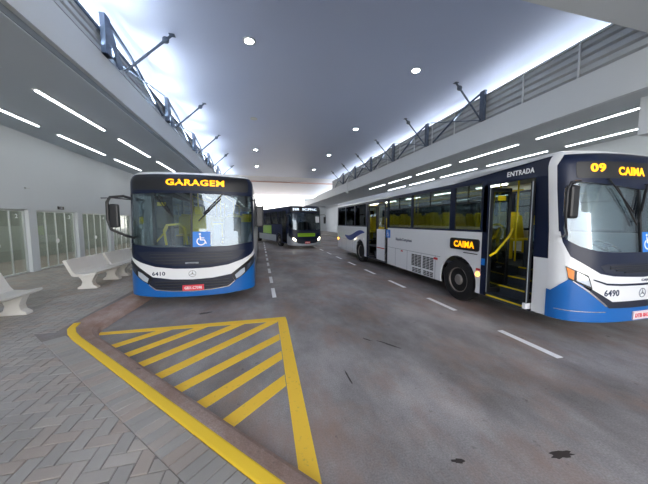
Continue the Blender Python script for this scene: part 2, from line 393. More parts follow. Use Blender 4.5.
def make_bus(name, loc, rz, label, spec):
    root = empty(name, loc, rz, label=label, cat='bus')
    F = spec['front']; st = spec['style']
    cbody = spec.get('body', 'white'); cbump = spec.get('bump', 'blue'); cband = spec.get('band', cbody)
    P = lambda nm, mb, m, par=root, **k: build(nm, mb, m, par, **k)
    sm = dict(smooth=True)
    # ---- nose
    ws = mir(F['ws'])
    P('windshield', wrap([ws], -.03, -.015), 'glass' if st != 'F' else 'tint', **sm)
    P('windshield_divider', wrap([rect(-.018, .018, F['ws'][0][1], F['ws'][-1][1])], -.03, .0), 'plastic')
    zt = F['ws'][-1][1]
    # frame round the windscreen and black destination header
    o = F['ws']; e = 1.50 if st != 'R' else 1.38
    side = [(o[-3][0], o[-3][1])]
    hdr = [(0, o[-1][1])]+[o[-2], o[-3]]+[(e, o[-3][1]), (e+.0, 2.80), (e-.10, 2.97), (0, 3.0)]
    P('destination_header', wrap([mir(hdr)], -.03, .0), 'black', **sm)
    if st != 'R':
        ap = [(1.41, 1.55), (1.41, 2.44), (1.50, 2.44), (1.52, 1.50)]
    else:
        ap = [(1.30, 1.8), (1.22, 2.45), (1.38, 2.45), (1.36, 1.75), (1.34, 1.75)]
    for q in (ap, flip(ap)): P('windshield_pillar', wrap([q], -.04, .002), 'black', **sm)
    if st != 'R':
        d_ = wrap([rrect(-1.22, 1.22, 2.62, 2.96, .06)], .0, .004); P('display_glass', d_, 'plastic', **sm)
    else:
        P('display_glass', wrap([rrect(-1.12, 1.12, 2.58, 2.84, .05)], .0, .004), 'plastic', **sm)
    top = [(0, 3.0), (e-.10, 2.97), (e, 2.80), (e, 2.44), (1.70, 2.44), (1.70, 2.95), (1.60, 3.045), (0, 3.045)] if st != 'R' else \
          [(0, 3.0), (e-.10, 2.97), (e, 2.80), (1.38, 2.45), (1.36, 1.75), (1.50, 1.75), (1.52, 2.80), (1.50, 3.045), (0, 3.045)]
    P('front_cap', wrap([mir(top)], -.03, .003), spec.get('roof', 'white'), **sm)
    P('nose_mask', wrap([mir(F['mask'])], -.03, .004), 'black', **sm)
    ug = P('upper_grille', wrap([mir(F['upper_grille'])], .004, .008), 'grille', **sm)
    zs = [z for _, z in F['upper_grille']]; sl = MB()
    for k in range(4):
        z = min(zs)+.05+k*(max(zs)-min(zs)-.06)/4; wd = F['upper_grille'][1][0]-.03-(.26 if k == 0 else .1 if k == 1 else 0)
        t_ = wrap([rect(-wd, wd, z, z+.014)], .008, .02); sl.add(t_.v, t_.f)
    P('grille_slat', sl, 'plastic', ug)
    P('nose_panel', wrap([mir(F['band'])], -.03, .003), cband, **sm)
    lg = P('lower_grille', wrap([mir(F['lower'])], -.03, .006), 'grille', **sm)
    bmp = P('bumper', wrap([mir(F['bumper'])], -.05, .012), cbump, **sm)
    if st == 'L':
        sl = MB()
        for k in range(3):
            z = .41+k*.065; t_ = wrap([rect(-.74, .74, z, z+.02)], .006, .02); sl.add(t_.v, t_.f)
        P('grille_slat', sl, 'plastic', lg)
        l_ = [(0, .335), (.4, .355), (.71, .395), (.84, .50), (.87, .50), (.73, .375), (.4, .335), (0, .315)]
        P('chrome_trim', wrap([mir(l_)], .012, .022), 'chrome', **sm)
    if st == 'R':
        l_ = [(0, .935), (.48, .94), (.72, .955), (.93, 1.02), (.93, 1.0), (.72, .925), (.48, .91), (0, .90)]
        P('nose_crease', wrap([mir(l_)], .003, .008), 'black', **sm)
        l_ = [(.70, .60), (.99, .84), (1.2, .985), (1.2, .97), (1.0, .815), (.72, .585)]
        for q in (rect(-1.4, -.72, .50, .512), rect(.72, 1.4, .50, .512), l_, flip(l_)): P('bumper_crease', wrap([q], .012, .02), 'chrome')
    for sg in (1, -1):
        hp = F['head'] if sg > 0 else flip(F['head'])
        hl = P('headlight', wrap([hp], -.02, .012), 'plastic', **sm)
        a = F['head_in'] if sg > 0 else flip(F['head_in']); b = F['head_out'] if sg > 0 else flip(F['head_out'])
        P('lamp_lens', wrap([a], .012, .022), 'lens_on' if spec.get('lights_on') else 'lens', hl, **sm)
        P('indicator_lens', wrap([b], .012, .02), 'amber' if st == 'R' else 'lens_dark', hl, **sm)
    p = F['plate']
    pl = P('license_plate', wrap([rect(*p)], .012, .03), F['plate_m'])
    pt = spec.get('plate_text')
    if pt: P('plate_lettering', skin_text((p[0]+p[1])/2, (p[2]+p[3])/2, pt, .085, .03, .34, .002), 'sign_white' if F['plate_m'] == 'plate' else 'plate', pl)
    if spec.get('fleet'):
        P('fleet_number', skin_text(F['num'][0], F['num'][1], spec['fleet'], F['num'][2]*1.35, .003, .26, .003), 'ink')
    if st in 'LR' and spec.get('emblem', True):
        ez = .725 if st == 'L' else .78; r_ = .075
        ring = [[(r_*math.cos(a*PI/12), ez+r_*math.sin(a*PI/12)) for a in range(0, 25)]+[(r_*.85*math.cos(a*PI/12), ez+r_*.85*math.sin(a*PI/12)) for a in range(24, -1, -1)]]
        ring = []
        for a in range(24):
            a0, a1 = a*PI/12, (a+1)*PI/12
            ring.append([(r_*math.cos(a0), ez+r_*math.sin(a0)), (r_*math.cos(a1), ez+r_*math.sin(a1)), (r_*.86*math.cos(a1), ez+r_*.86*math.sin(a1)), (r_*.86*math.cos(a0), ez+r_*.86*math.sin(a0))])
        for a in (90, 210, 330):
            c_, s_ = math.cos(math.radians(a)), math.sin(math.radians(a)); w_ = .011
            ring.append([(-s_*w_, ez+c_*w_), (s_*w_, ez-c_*w_), (r_*.95*c_, ez+r_*.95*s_)])
        P('emblem', wrap(ring, .003, .012, cut=False), 'chrome')
    if st == 'R':
        P('maker_badge', skin_text(.06, .985, 'CAIO', .05, .003, .2, .002), 'ink')
    elif st == 'L':
        P('maker_badge', wrap([rect(-.13, .13, .955, .99)], .008, .02), 'inner')
    # destination
    P('destination_lettering', skin_text(spec['dest'][0], spec['dest'][1], spec['dest'][2], spec['dest'][3], .004, spec['dest'][4], .006), spec.get('ledm', 'led'))
    if spec.get('dest2'):
        q = spec['dest2']; P('route_lettering', skin_text(q[0], q[1], q[2], q[3], .004, q[4], .006), spec.get('ledm', 'led'))
    # accessibility sign on the glass
    if spec.get('acc'):
        s_, z_, h_ = spec['acc']
        ac = P('accessibility_sign', wrap([rect(s_-h_/2, s_+h_/2, z_-h_/2, z_+h_/2)], -.012, -.006), 'sign_blue')
        P('wheelchair_symbol', wrap(wheelchair_polys(s_, z_, h_*.95), -.006, -.003, cut=False), 'sign_white', ac)
    # wipers
    for (a, b, c2) in spec['wipers']:
        A = Vector(SK(a[0], a[1], .03)); B = Vector(SK(b[0], b[1], .035))
        wp = P('wiper', MB().tube([SK(a[0], a[1], .0), A, B], .011, 6), 'plastic')
        v = (B-A).normalized()
        q1, q2 = c2
        P('wiper_blade', MB().tube([SK(q1[0], q1[1], .012), SK(q2[0], q2[1], .012)], .013, 6), 'plastic', wp)
    # mirrors
    for sg, big in ((-1, True), (1, False)):
        mo = 1.0 if st != 'L' else .865; x = sg*(1.60*mo if big else 1.42); mz0, mz1 = (1.95, 2.42) if st == 'R' else (1.78, 2.28)
        mr = P('mirror', MB().obox((x, .02, (mz0+mz1)/2), (.085, 0, 0), (0, .05, 0), (0, 0, (mz1-mz0)/2)), 'plastic', bevel=.035)
        P('mirror_glass', MB().obox((x, .075, (mz0+mz1)/2), (.065, 0, 0), (0, .003, 0), (0, 0, (mz1-mz0)/2-.04)), 'chrome', mr)
        if big:
            dz = 0 if st == 'R' else -.04; pts = [(sg*1.2, .32, 2.47+dz), (sg*1.42*mo, .05, 2.49+dz), (sg*1.66*mo, .0, 2.46+dz), (sg*1.72*mo, .0, 2.36+dz), (sg*1.73*mo, .0, 2.0+dz), (sg*1.68*mo, .02, 1.82+dz*2), (sg*1.45*mo, .15, 1.72+dz*3), (sg*1.2, .38, 1.66+dz*3)]
            P('mirror_arm', MB().tube(pts, .016 if st == 'R' else .028, 7), 'plastic', mr, smooth=True)
            P('mirror_bracket', MB().tube([(sg*1.2, .32, 2.40), (sg*1.42, .06, 2.41), (sg*1.6, .02, 2.40)], .012, 6), 'plastic', mr)
        else:
            P('mirror_arm', MB().tube([(sg*1.2, .35, 2.42), (sg*1.42, .1, 2.44), (sg*1.5, .03, 2.35), (sg*1.5, .02, 2.15)], .016, 7), 'plastic', mr, smooth=True)
    # ---- sides
    zb, zl, zu, zw = .34, 1.68, 2.78, 3.045
    fw, rw = 2.55, 8.88
    ys0 = .72                                     # where the side proper starts
    skirt = []; bandp = []; roofp = []
    doors = spec.get('doors', True)
    # door side (-1)
    if doors:
        skirt += [arch(1.85, 6.10, zb, zl, fw, .59, -1), arch(8.05, 12.55, zb, zl, rw, .57, -1), rect(SY(.74, -1), -1.50, zb, 1.30)]
    else:
        skirt += [arch(ys0, 6.4, zb, zl, fw, .59, -1), arch(6.4, 12.55, zb, zl, rw, .57, -1)]
    skirt += [arch(.55, 6.4, zb, zl, fw, .59, 1), arch(6.4, 12.55, zb, zl, rw, .57, 1)]
    sp = P('side_panel', wrap([[(a, b) for a, b in q] for q in skirt], -.04, 0), cbody)
    # seams of the lower panels
    sm_ = []
    for y in (3.35, 4.0, 4.75, 5.5, 9.9, 10.9, 11.7): sm_ += [rect(SY(y+.006, -1), SY(y-.006, -1), zb, .98)]
    for y in (3.35, 4.75, 6.4, 9.9, 11.7): sm_ += [rect(SY(y-.006, 1), SY(y+.006, 1), zb, .98)]
    sm_ += [rect(SY(6.10, -1), SY(3.15, -1), .975, .987), rect(SY(12.5, -1), SY(9.5, -1), .975, .987), rect(SY(3.2, 1), SY(8.2, 1), .975, .987)]
    for q in sm_: P('panel_seam', wrap([q], 0, .002, cut=False), 'inner', sp)
    # window band
    panes = []
    pil = []
    if doors:
        wl = [(1.90, 2.70), (2.85, 4.50), (4.58, 6.08), (8.20, 9.55), (9.65, 11.00), (11.10, 12.40)]
        ends = [(1.75, 6.15), (8.05, 12.55)]
        # black surround of the front door and header up to the roof
        hd = [(SY(1.75, -1), 2.66), (-1.52, 2.66), (-1.52, 2.985), (SY(1.95, -1), 2.985), (SY(2.45, -1), 2.93), (SY(2.75, -1), 2.82), (SY(6.15, -1), zu+.0), (SY(6.15, -1), 2.74), (SY(1.75, -1), 2.74)]
        pil += [hd, rect(SY(.74, -1), -1.52, 1.30, 2.66), rect(SY(8.05, -1), SY(6.15, -1), 2.66, zu), rect(SY(1.85, -1), SY(1.73, -1), zb, 2.66), rect(SY(6.18, -1), SY(6.06, -1), zl, 2.66), rect(SY(8.08, -1), SY(8.0, -1), zb, 2.66)]
    else:
        wl = [(.95, 1.75), (1.85, 2.7), (2.85, 4.50), (4.58, 6.25), (6.4, 8.1), (8.20, 9.55), (9.65, 11.00), (11.10, 12.40)]
        ends = [(ys0, 12.55)]
    wr = [(.9, 1.8), (1.92, 3.3), (3.4, 4.8), (4.9, 6.3), (6.4, 7.8), (7.9, 9.3), (9.4, 10.8), (10.9, 12.3)]
    for sd, L_, en in ((-1, wl, ends), (1, wr, [(.55, 12.55)])):
        for (a, b) in en:
            pil += [rect(*sorted((SY(a, sd), SY(b, sd))), zl, zl+.05), rect(*sorted((SY(a, sd), SY(b, sd))), 2.72, zu)]
            cur = a
            for (y0, y1) in L_:
                if y0 < a-.01 or y1 > b+.01: continue
                pil.append(rect(*sorted((SY(cur, sd), SY(y0, sd))), zl+.05, 2.72)); cur = y1
            pil.append(rect(*sorted((SY(cur, sd), SY(b, sd))), zl+.05, 2.72))
    if doors is False: pil.append(rect(SY(ys0+.02, -1), -1.52, zl, zu))
    P('window_band', wrap([q for q in pil if abs(q[0][0]-q[2][0]) > .003], -.04, .002, cut=False), spec.get('winband', 'black'))
    for sd, L_ in ((-1, wl), (1, wr)):
        for k, (y0, y1) in enumerate(L_):
            a, b = sorted((SY(y0, sd), SY(y1, sd)))
            rear = sd < 0 and y0 > 8
            w_ = P('side_window', wrap([rrect(a, b, zl+.05, 2.72, .04)], -.03, -.022, cut=False), 'dark_glass' if rear or st == 'F' else 'tint')
            if not rear:
                mid = (a+b)/2
                fr = wrap([rect(a, b, 2.33, 2.355), rect(mid-.012, mid+.012, 2.355, 2.72), rect(a, a+.02, zl+.06, 2.7), rect(b-.02, b, zl+.06, 2.7)], -.022, -.01, cut=False)
                P('window_frame', fr, 'plastic', w_)
    # roof edge and roof
    roofp = [[(SY(12.55, -1), zu), (SY(2.75, -1), 2.82 if doors else zu), (SY(2.45, -1), 2.93 if doors else zu), (SY(1.95, -1), 2.985 if doors else zu), (-1.52, 2.985 if doors else zu), (-1.52, zw), (SY(12.55, -1), zw)],
             [(1.66, zu), (SY(12.55, 1), zu), (SY(12.55, 1), zw), (1.66, zw)]]
    P('roof_edge', wrap(roofp, -.03, .003), spec.get('roof', 'white'), **sm)
    rp = [(SK(s_, 3.045)[0], SK(s_, 3.045)[1]+.02) for s_ in [i*.1 for i in range(-15, 16)]]
    xm = W-RR+.05
    outline = rp+[(xm, 12.5), (-xm, 12.5)]
    rf = P('roof', MB().prism(outline, 'z', 3.0, 3.06), spec.get('roof', 'white'))
    P('roof_hatch', MB().box(-.4, .4, 4.2, 5.0, 3.06, 3.11), spec.get('roof', 'white'), bevel=.02)
    P('roof_hatch', MB().box(-.4, .4, 8.6, 9.4, 3.06, 3.11), spec.get('roof', 'white'), bevel=.02)
    # back
    P('rear_panel', MB().box(-W, W, 12.5, 12.56, .34, 1.7).box(-W, -W+.16, 12.5, 12.56, 1.7, 3.0).box(W-.16, W, 12.5, 12.56, 1.7, 3.0).box(-W+.16, W-.16, 12.5, 12.56, 2.6, 3.04), cbody)
    P('rear_window', MB().box(-W+.16, W-.16, 12.515, 12.53, 1.7, 2.6), 'dark_glass')
    for sg in (-1, 1):
        P('tail_lamp', MB().box(sg*1.1-.08, sg*1.1+.08, 12.56, 12.58, .95, 1.4), 'red')
    # ---- inside
    INN = 'inner' if st == 'R' else 'inner_l'
    P('cabin_floor', MB().box(-W+.05, W-.05, 2.2 if doors else .75, 12.5, .86, .92).box(-.35 if doors else -W+.05, W-.05, .6, 2.2, .86, .92), 'inner_dark')
    P('cabin_ceiling', MB().box(-1.05, 1.05, .7, 12.45, 2.92, 2.96), INN)
    tb = MB()
    for x in (-.5, .5):
        for k in range(5): P('cabin_light', MB().box(x-.03, x+.03, 2.9+1.95*k, 3.9+1.95*k, 2.89, 2.92), 'tube' if st == 'R' else 'tube_dim')
    ch = MB()
    P('chassis', MB().box(-.5, .5, .9, 12.0, .3, .55).box(-1.1, 1.1, fw-.06, fw+.06, .42, .56).box(-1.1, 1.1, rw-.08, rw+.08, .40, .60), 'plastic')
    P('dashboard', MB().prism([(.22, .95), (.22, 1.30), (.35, 1.36), (.70, 1.28), (.74, .95)], 'x', -1.05, 1.05), INN)
    sw = MB(); cx, cy, cz = .68, .86, 1.42; n = 20
    ring = [(cx+.22*math.cos(2*PI*k/n), cy+.19*math.sin(2*PI*k/n), cz+.10*math.sin(2*PI*k/n)) for k in range(n+1)]
    P('steering_wheel', sw.tube(ring, .018, 6).tube([(cx, cy, cz), (cx, cy-.12, cz-.2)], .03, 6).tube([ring[0], (cx, cy, cz), ring[n//2]], .014, 5), 'plastic')
    P('driver_seat', MB().box(.45, .93, 1.15, 1.6, 1.1, 1.24).obox((.69, 1.66, 1.62), (.23, 0, 0), (0, .05, 0), (0, .06, .42)).box(.58, .8, 1.3, 1.5, .92, 1.1), 'inner_dark', bevel=.04)
    P('driver_partition', MB().box(.15, 1.2, 1.95, 1.98, .92, 1.9), 'inner')
    # passenger seats, rows of two either side of the aisle
    seat = MB().obox((0, 0, .40), (.20, 0, 0), (0, .21, 0), (0, .02, .03)).obox((0, .22, .72), (.20, 0, 0), (0, .03, 0), (0, .05, .33)).obox((0, .30, 1.07), (.14, 0, 0), (0, .03, 0), (0, .01, .07)).box(-.03, .03, -.05, .05, -.12, .38)
    first = None
    rows = [2.75+.8*k for k in range(12)] if st != 'F' else []
    for y in rows:
        for x in (-1.0, -.57, .57, 1.0):
            if doors and x < 0 and 6.0 < y < 8.2: continue
            if y < 3.2 and x < 0: continue
            if first is None:
                first = P('passenger_seat', seat, 'seat_yellow', bevel=.03); ob = first
            else:
                ob = first.copy(); COL.objects.link(ob); ob.parent = root
            ob.location = (x, y, 1.04)
    # yellow rails
    for (x, y) in ((-.3, 2.35), (.3, 2.4), (-.3, 5.9), (.3, 6.6), (-.3, 8.6), (.3, 10)):
        if st != 'F': P('grab_pole', MB().tube([(x, y, .92), (x, y, 2.92)], .02, 8), 'yellow', smooth=True)
    if st != 'F':
        P('grab_rail', MB().tube([(-.45, 2.4, 2.05), (-.45, 2.35, 2.7)], .02).tube([(-.45, 2.4, 2.7), (-.45, 11, 2.7)], .018).tube([(.45, 2.4, 2.7), (.45, 11, 2.7)], .018), 'yellow', smooth=True)
        P('front_handrail', MB().tube([(-.72, .95, .95), (-.78, .9, 1.7), (-.72, .9, 1.82), (-.45, .95, 1.85), (-.36, 1.0, 1.75), (-.28, 1.05, .95)], .028, 8), 'yellow', smooth=True)
        if st == 'L': P('fare_machine', MB().box(-.36, .0, 1.75, 2.1, .92, 2.1).box(-.30, -.10, 1.8, 2.05, 2.1, 2.35), 'seat_yellow', bevel=.03)
        P('turnstile', MB().tube([(.12, 1.8, 1.85), (.62, 1.8, 1.86)], .025).tube([(.4, 1.8, .92), (.4, 1.8, 1.86)], .025), 'yellow', smooth=True)
    # wheels
    for y in (fw, rw):
        for sg in (-1, 1):
            w_ = P('wheel', MB().lathe_x([(-.14, .34), (-.14, .46), (-.11, .495), (.11, .50), (.14, .47), (.145, .32), (.10, .30)], sg*(W-.17), y, .5, 32, sg), 'rubber', smooth=True)
            r_ = P('rim', MB().lathe_x([(.0, .30), (.12, .30), (.13, .29), (.08, .27), (.06, .22), (.05, .15), (.10, .13), (.13, .10), (.13, .0)] if y == fw else [(0, .30), (.12, .30), (.13, .29), (.06, .27), (-.04, .2), (-.05, .14), (.06, .12), (.08, .08), (.08, .0)], sg*(W-.17), y, .5, 32, sg), 'rim', w_, smooth=True)
            nb = MB()
            for k in range(10):
                a = 2*PI*k/10; nb.lathe_x([(.03, .016), (.095, .016)], sg*(W-.17), y+.185*math.cos(a), .5+.185*math.sin(a), 6, sg)
            P('wheel_nut', nb, 'chrome', r_)
    for yy, xi in ((fw, .75), (rw, .62)):
        for sg in (-1, 1):
            a, b = sorted((sg*1.20, sg*xi)); c, d = sorted((sg*xi, sg*(xi+.03)))
            P('wheel_arch_liner', MB().box(a, b, yy-.62, yy+.62, 1.03, 1.08).box(c, d, yy-.6, yy+.6, .35, 1.05), 'plastic')
    # ---- doors
    if doors:
        X = -W
        def leaf(p0, p1, z0, z1, nm='door', low=None):
            """door leaf between two plan points"""
            a = Vector((p0[0], p0[1], 0)); b = Vector((p1[0], p1[1], 0)); u = (b-a); l = u.length; u.normalize(); v = Vector((-u.y, u.x, 0))
            def bx(mb, t0, t1, q0, q1, th):
                return mb.obox(a+u*((t0+t1)/2)+Vector((0, 0, (q0+q1)/2)), u*((t1-t0)/2), v*th, Vector((0, 0, (q1-q0)/2)))
            fr = MB(); bx(fr, 0, .06, z0, z1, .02); bx(fr, l-.06, l, z0, z1, .02); bx(fr, .06, l-.06, z1-.08, z1, .02); bx(fr, .06, l-.06, z0, z0+.10, .02)
            o_ = P(nm, fr, 'plastic')
            g = MB(); bx(g, .05, l-.05, (low or z0)+.08, z1-.07, .006); P('door_glass', g, 'tint', o_)
            if low:
                g = MB(); bx(g, 0, l, z0, low, .024); P('door_kick_panel', g, cbody, o_)
            return o_, bx
        d1, bx = leaf((X+.02, 1.70), (X+.50, 1.66), .42, 2.60)
        P('door_seal', MB().tube([(X+.0, 1.69, .42), (X+.0, 1.69, 2.6)], .007, 6), 'inner', d1)
        P('warning_sticker', MB().box(X+.14, X+.34, 1.635, 1.64, 2.34, 2.44), 'yellow', d1)
        P('door_handrail', MB().tube([(X-.02, 1.62, 1.20), (X+.05, 1.55, 1.28), (X+.33, 1.50, 1.62), (X+.40, 1.50, 1.78)], .022, 8), 'yellow', d1, smooth=True)
        d2, bx = leaf((X-.06, .80), (X+.36, .80), .42, 2.60)
        P('door_seal', MB().box(X-.075, X-.06, .775, .785, .40, 2.60), 'inner', d2)
        P('door_foot', MB().box(X-.09, X+.10, .77, .83, .36, .46), 'sign_white', d2)
        P('yellow_sticker', MB().box(X+.0, X+.12, .77, .775, 1.85, 2.02), 'yellow', d2)
        # entrance steps
        stp = MB(); edges = MB()
        for k, (z, x0, x1) in enumerate(((.36, X+.04, -.95), (.56, -.95, -.68), (.74, -.68, -.40), (.92, -.40, -.15))):
            stp.box(x0, -.15, .80, 1.72, z-.20 if k else .30, z)
            edges.box(x0-.005, x0+.03, .80, 1.72, z-.018, z+.004)
        s1 = P('entrance_steps', stp, 'inner_dark'); P('step_edge', edges, 'yellow', s1)
        P('entrance_well', MB().box(X+.05, -.1, 1.72, 1.75, .3, .92).box(X+.05, -.1, .74, .78, .3, 1.3).box(-.14, -.1, .74, 1.75, .3, .92), 'inner_dark')
        P('fare_cabinet', MB().box(-.25, -.1, 1.0, 1.75, .92, 1.5), 'inner_dark')
        # rear doorway: front leaf shut, rear half open with a yellow pole
        d3, bx = leaf((X, 6.28), (X, 6.98), .40, 2.62, low=1.62)
        P('red_stripe', MB().box(X-.028, X-.022, 6.30, 6.96, .86, .90), 'red', d3)
        P('door_pole', MB().tube([(X+.10, 7.10, .5), (X+.10, 7.10, 2.6)], .035, 8), 'yellow', smooth=True)
        leaf((X+.04, 7.98), (X+.45, 7.94), .42, 2.60)
        P('rear_steps', MB().box(X+.04, -.5, 6.3, 8.0, .32, .38).box(-.95, -.5, 6.3, 8.0, .38, .62), 'inner_dark')
        P('rear_well', MB().box(-.5, -.46, 6.2, 8.05, .3, 1.6), 'inner_dark')
        # lettering and marks
        P('entrance_lettering', skin_text(SY(1.05, -1), 2.80, 'ENTRADA', .125, .003, .56, .003), 'sign_white')
        a, b = SY(2.78, -1), SY(1.90, -1)
        sb = P('side_display', wrap([rrect(a, b, 1.25, 1.52, .06)], 0, .03, cut=False), 'plastic')
        if spec.get('side_text'): P('side_lettering', skin_text((a+b)/2+.01, 1.385, spec['side_text'], .20, .03, .62, .006), 'led', sb)
        P('tread_plate', wrap([rect(SY(2.35, -1), SY(1.95, -1), 1.18, 1.2)], 0, .01, cut=False), 'plastic')
        mk = P('side_accessibility_sign', wrap([rect(SY(6.24, -1), SY(5.90, -1), 1.32, 1.62)], 0, .004, cut=False), 'sign_blue')
        P('wheelchair_symbol', wrap(wheelchair_polys(SY(6.07, -1), 1.47, .26), .004, .007, cut=False), 'sign_white', mk)
        mk = P('small_blue_sign', wrap([rect(SY(1.84, -1), SY(1.75, -1), .98, 1.12)], .002, .006, cut=False), 'sign_blue')
        P('side_reflector', wrap([rect(SY(1.97, -1), SY(1.86, -1), .84, .89), rect(SY(5.14, -1), SY(5.02, -1), .91, .95), rect(SY(3.42, -1), SY(3.26, -1), .88, .94)], 0, .006, cut=False), 'red')
        P('side_indicator', wrap([rrect(SY(1.97, -1), SY(1.88, -1), .72, .80, .03)], 0, .012, cut=False), 'amber_on')
        P('rear_marker_lamp', wrap([rrect(SY(12.45, -1), SY(12.33, -1), .86, .98, .04)], 0, .012, cut=False), 'amber_on')
        P('wheel_spot_lamp', wrap([rrect(SY(8.48, -1), SY(8.30, -1), 1.06, 1.18, .05)], 0, .01, cut=False), 'sign_white')
        if st == 'R':
            wv = []
            top_, bot = [], []
            for k in range(17):
                t = k/16; y = 11.1-t*2.75
                c_ = 1.22+.16*math.sin(-PI*.9+t*PI*1.55)+.06*t; th = .15*math.sin(PI*min(1, t*.92+.05))**.8
                top_.append((SY(y, -1), c_+th)); bot.append((SY(y, -1), c_-th))
            for k in range(16): wv.append([bot[k], bot[k+1], top_[k+1], top_[k]])
            P('wave_emblem', wrap(wv, 0, .003, cut=False), 'navy')
            P('operator_lettering', skin_text(SY(5.0, -1), 1.30, 'RápidoCampinas', .13, .001, .98, .002), 'ink')
            for (y0, y1, z0, z1) in ((3.98, 4.5, .56, .92), (3.42, 3.92, .56, .92), (3.98, 4.45, .37, .51), (3.42, 3.88, .37, .51)):
                vg = []; n_ = int((z1-z0)/.045)
                for k in range(n_):
                    z = z0+k*(z1-z0)/n_
                    for h in range(3):
                        w3 = (y1-y0)/3; vg.append(rrect(SY(y0+w3*(h+1)-.01, -1), SY(y0+w3*h+.01, -1), z, z+.032, .012, 2))
                P('vent_grille', wrap(vg, 0, .003, cut=False), 'plastic')
    if spec.get('extra'): spec['extra'](root, P)
    return root

WIP_L = [((-.74, 2.55), (-.44, 2.12), ((-.62, 2.5), (-.36, 2.0))), ((.65, 2.58), (.24, 2.09), ((.60, 2.45), (.14, 1.92)))]
WIP_R = [((-.66, 2.56), (-.24, 2.06), ((-.5, 2.45), (-.12, 1.85))), ((.12, 2.5), (-.05, 2.06), ((.1, 2.40), (-.08, 1.9)))]
lb = make_bus('city_bus', (-1.50, 6.42, 0), 0, 'white and blue city bus with GARAGEM in amber lights over its windscreen',
    dict(front=FRONT_L, style='L', dest=(.09, 2.80, 'GARAGEM', .19, 1.16), fleet='6410', plate_text='GBX-C7098', acc=(.19, 1.50, .36), wipers=WIP_L, side_text='GARAGEM'))
lb.scale = (1.065, 1, 1); lb.location.x = -1.52
make_bus('city_bus', (5.895, 2.75, 0), 0, 'white and blue city bus numbered 6490 with CAIMA displays and open entrance door',
    dict(front=FRONT_R, style='R', dest=(-.17, 2.695, 'CAIMA', .17, .56), dest2=(-.80, 2.74, '09', .17, .24), fleet='6490', plate_text='DTB 8A21', acc=(.16, 1.58, .32), wipers=WIP_R, side_text='CAIMA'))
def far_extra(root, P):
    P('green_nose_band', wrap([rrect(-.75, .62, .86, 1.10, .03)], .004, .012), 'green')
    P('blue_badge', wrap([rect(.78, .98, .82, 1.12)], .004, .012), 'farnavy')
    P('windshield_notice', wrap([rrect(.72, 1.1, 1.85, 2.3, .04)], -.012, -.006), 'sign_white')
    P('green_side_panel', wrap([rect(SY(6.9, -1), SY(4.4, -1), .92, 1.62)], .0, .006, cut=False), 'green')
    P('silver_skirt', wrap([rect(SY(8.25, -1), SY(3.2, -1), .36, .88)], 0, .006, cut=False), 'busgrey')
    P('navy_side_panel', wrap([rect(SY(4.35, -1), SY(3.2, -1), .92, 1.62), rect(SY(1.8, -1), SY(.8, -1), .6, 1.62)], .0, .006, cut=False), 'farnavy')
    P('front_door', wrap([rect(SY(1.72, -1), SY(.85, -1), .42, 2.6)], .006, .02, cut=False), 'dark_glass')
FRONT_F = dict(FRONT_L); FRONT_F['plate'] = (-.2, .2, .36, .5)
FRONT_F['num'] = (0, 0, .1)
make_bus('city_bus', (3.30, 18.4, 0), math.radians(15), 'grey and navy bus with lime green nose band and lit headlights in the distance',
    dict(front=FRONT_F, style='F', body='farnavy', bump='busgrey', band='black', roof='farnavy', winband='farnavy', doors=False, lights_on=True, plate_text='FJU', ledm='led_white',
         dest=(.25, 2.80, 'SCIPPAC', .21, 1.15), dest2=(-.80, 2.80, '328', .21, .45), wipers=WIP_L[:1], emblem=False, extra=far_extra))

# ------------------------------------------------------------------ ground
struct('floor', MB().box(-60, 70, -14, 90, -.1, 0), 'asphalt')
path = [(2.64, -1.14, .29), (1.27, .31, .29), (-.10, 1.77, .29), (-1.47, 3.226, .30), (-2.78, 4.61, .32), (-2.98, 4.85, .36), (-3.12, 5.08, .42), (-3.19, 5.35, .47), (-3.18, 5.8, .46), (-3.14, 6.4, .46), (-3.08, 7.4, .45), (-3.05, 9, .45), (-3.05, 20, .45), (-3.05, 64, .45)]
def offs(n):
    out = []
    for i, p in enumerate(path):
        a = Vector(path[max(i-1, 0)][:2]); b = Vector(path[min(i+1, len(path)-1)][:2]); t = (b-a).normalized(); r = Vector((t.y, -t.x))
        q = Vector(p[:2])+r*(n(p) if callable(n) else n); out.append((q.x, q.y))
    return out
def strip(cols, i0=0, i1=None):
    """cols: list of (offset, z) -> swept solid strip along the kerb path"""
    P_ = [[(x, y, z) for x, y in offs(n)][i0:i1] for n, z in cols]; k = len(P_[0]); m = len(cols); mb = MB()
    v = [P_[j][i] for i in range(k) for j in range(m)]; f = []
    for i in range(k-1):
        for j in range(m): f.append((i*m+j, i*m+(j+1) % m, (i+1)*m+(j+1) % m, (i+1)*m+j))
    f.append(tuple(range(m))); f.append(tuple((k-1)*m+j for j in range(m-1, -1, -1)))
    return mb.add(v, f)
struct('trim_1', strip([(-.01, -.05), (-.01, .128), (.11, .127), (lambda p: p[2]*.75, .10), (lambda p: p[2]*.93, .06), (lambda p: p[2], .006), (lambda p: p[2], -.05)]), 'gutter')
yk = strip([(-.015, .12), (-.015, .133), (.0, .136), (.075, .136), (.09, .130), (.085, .115)], 0, 8)
tag(build('kerb_line', yk, 'ykerb'), 'thick yellow painted line along the kerb edge of the paved sidewalk', 'kerb line')
base = offs(-.005)
struct('trim_2', MB().prism([(-8.0, -1.14)]+base+[(-8.0, 64)], 'z', -.05, .118), 'slab')
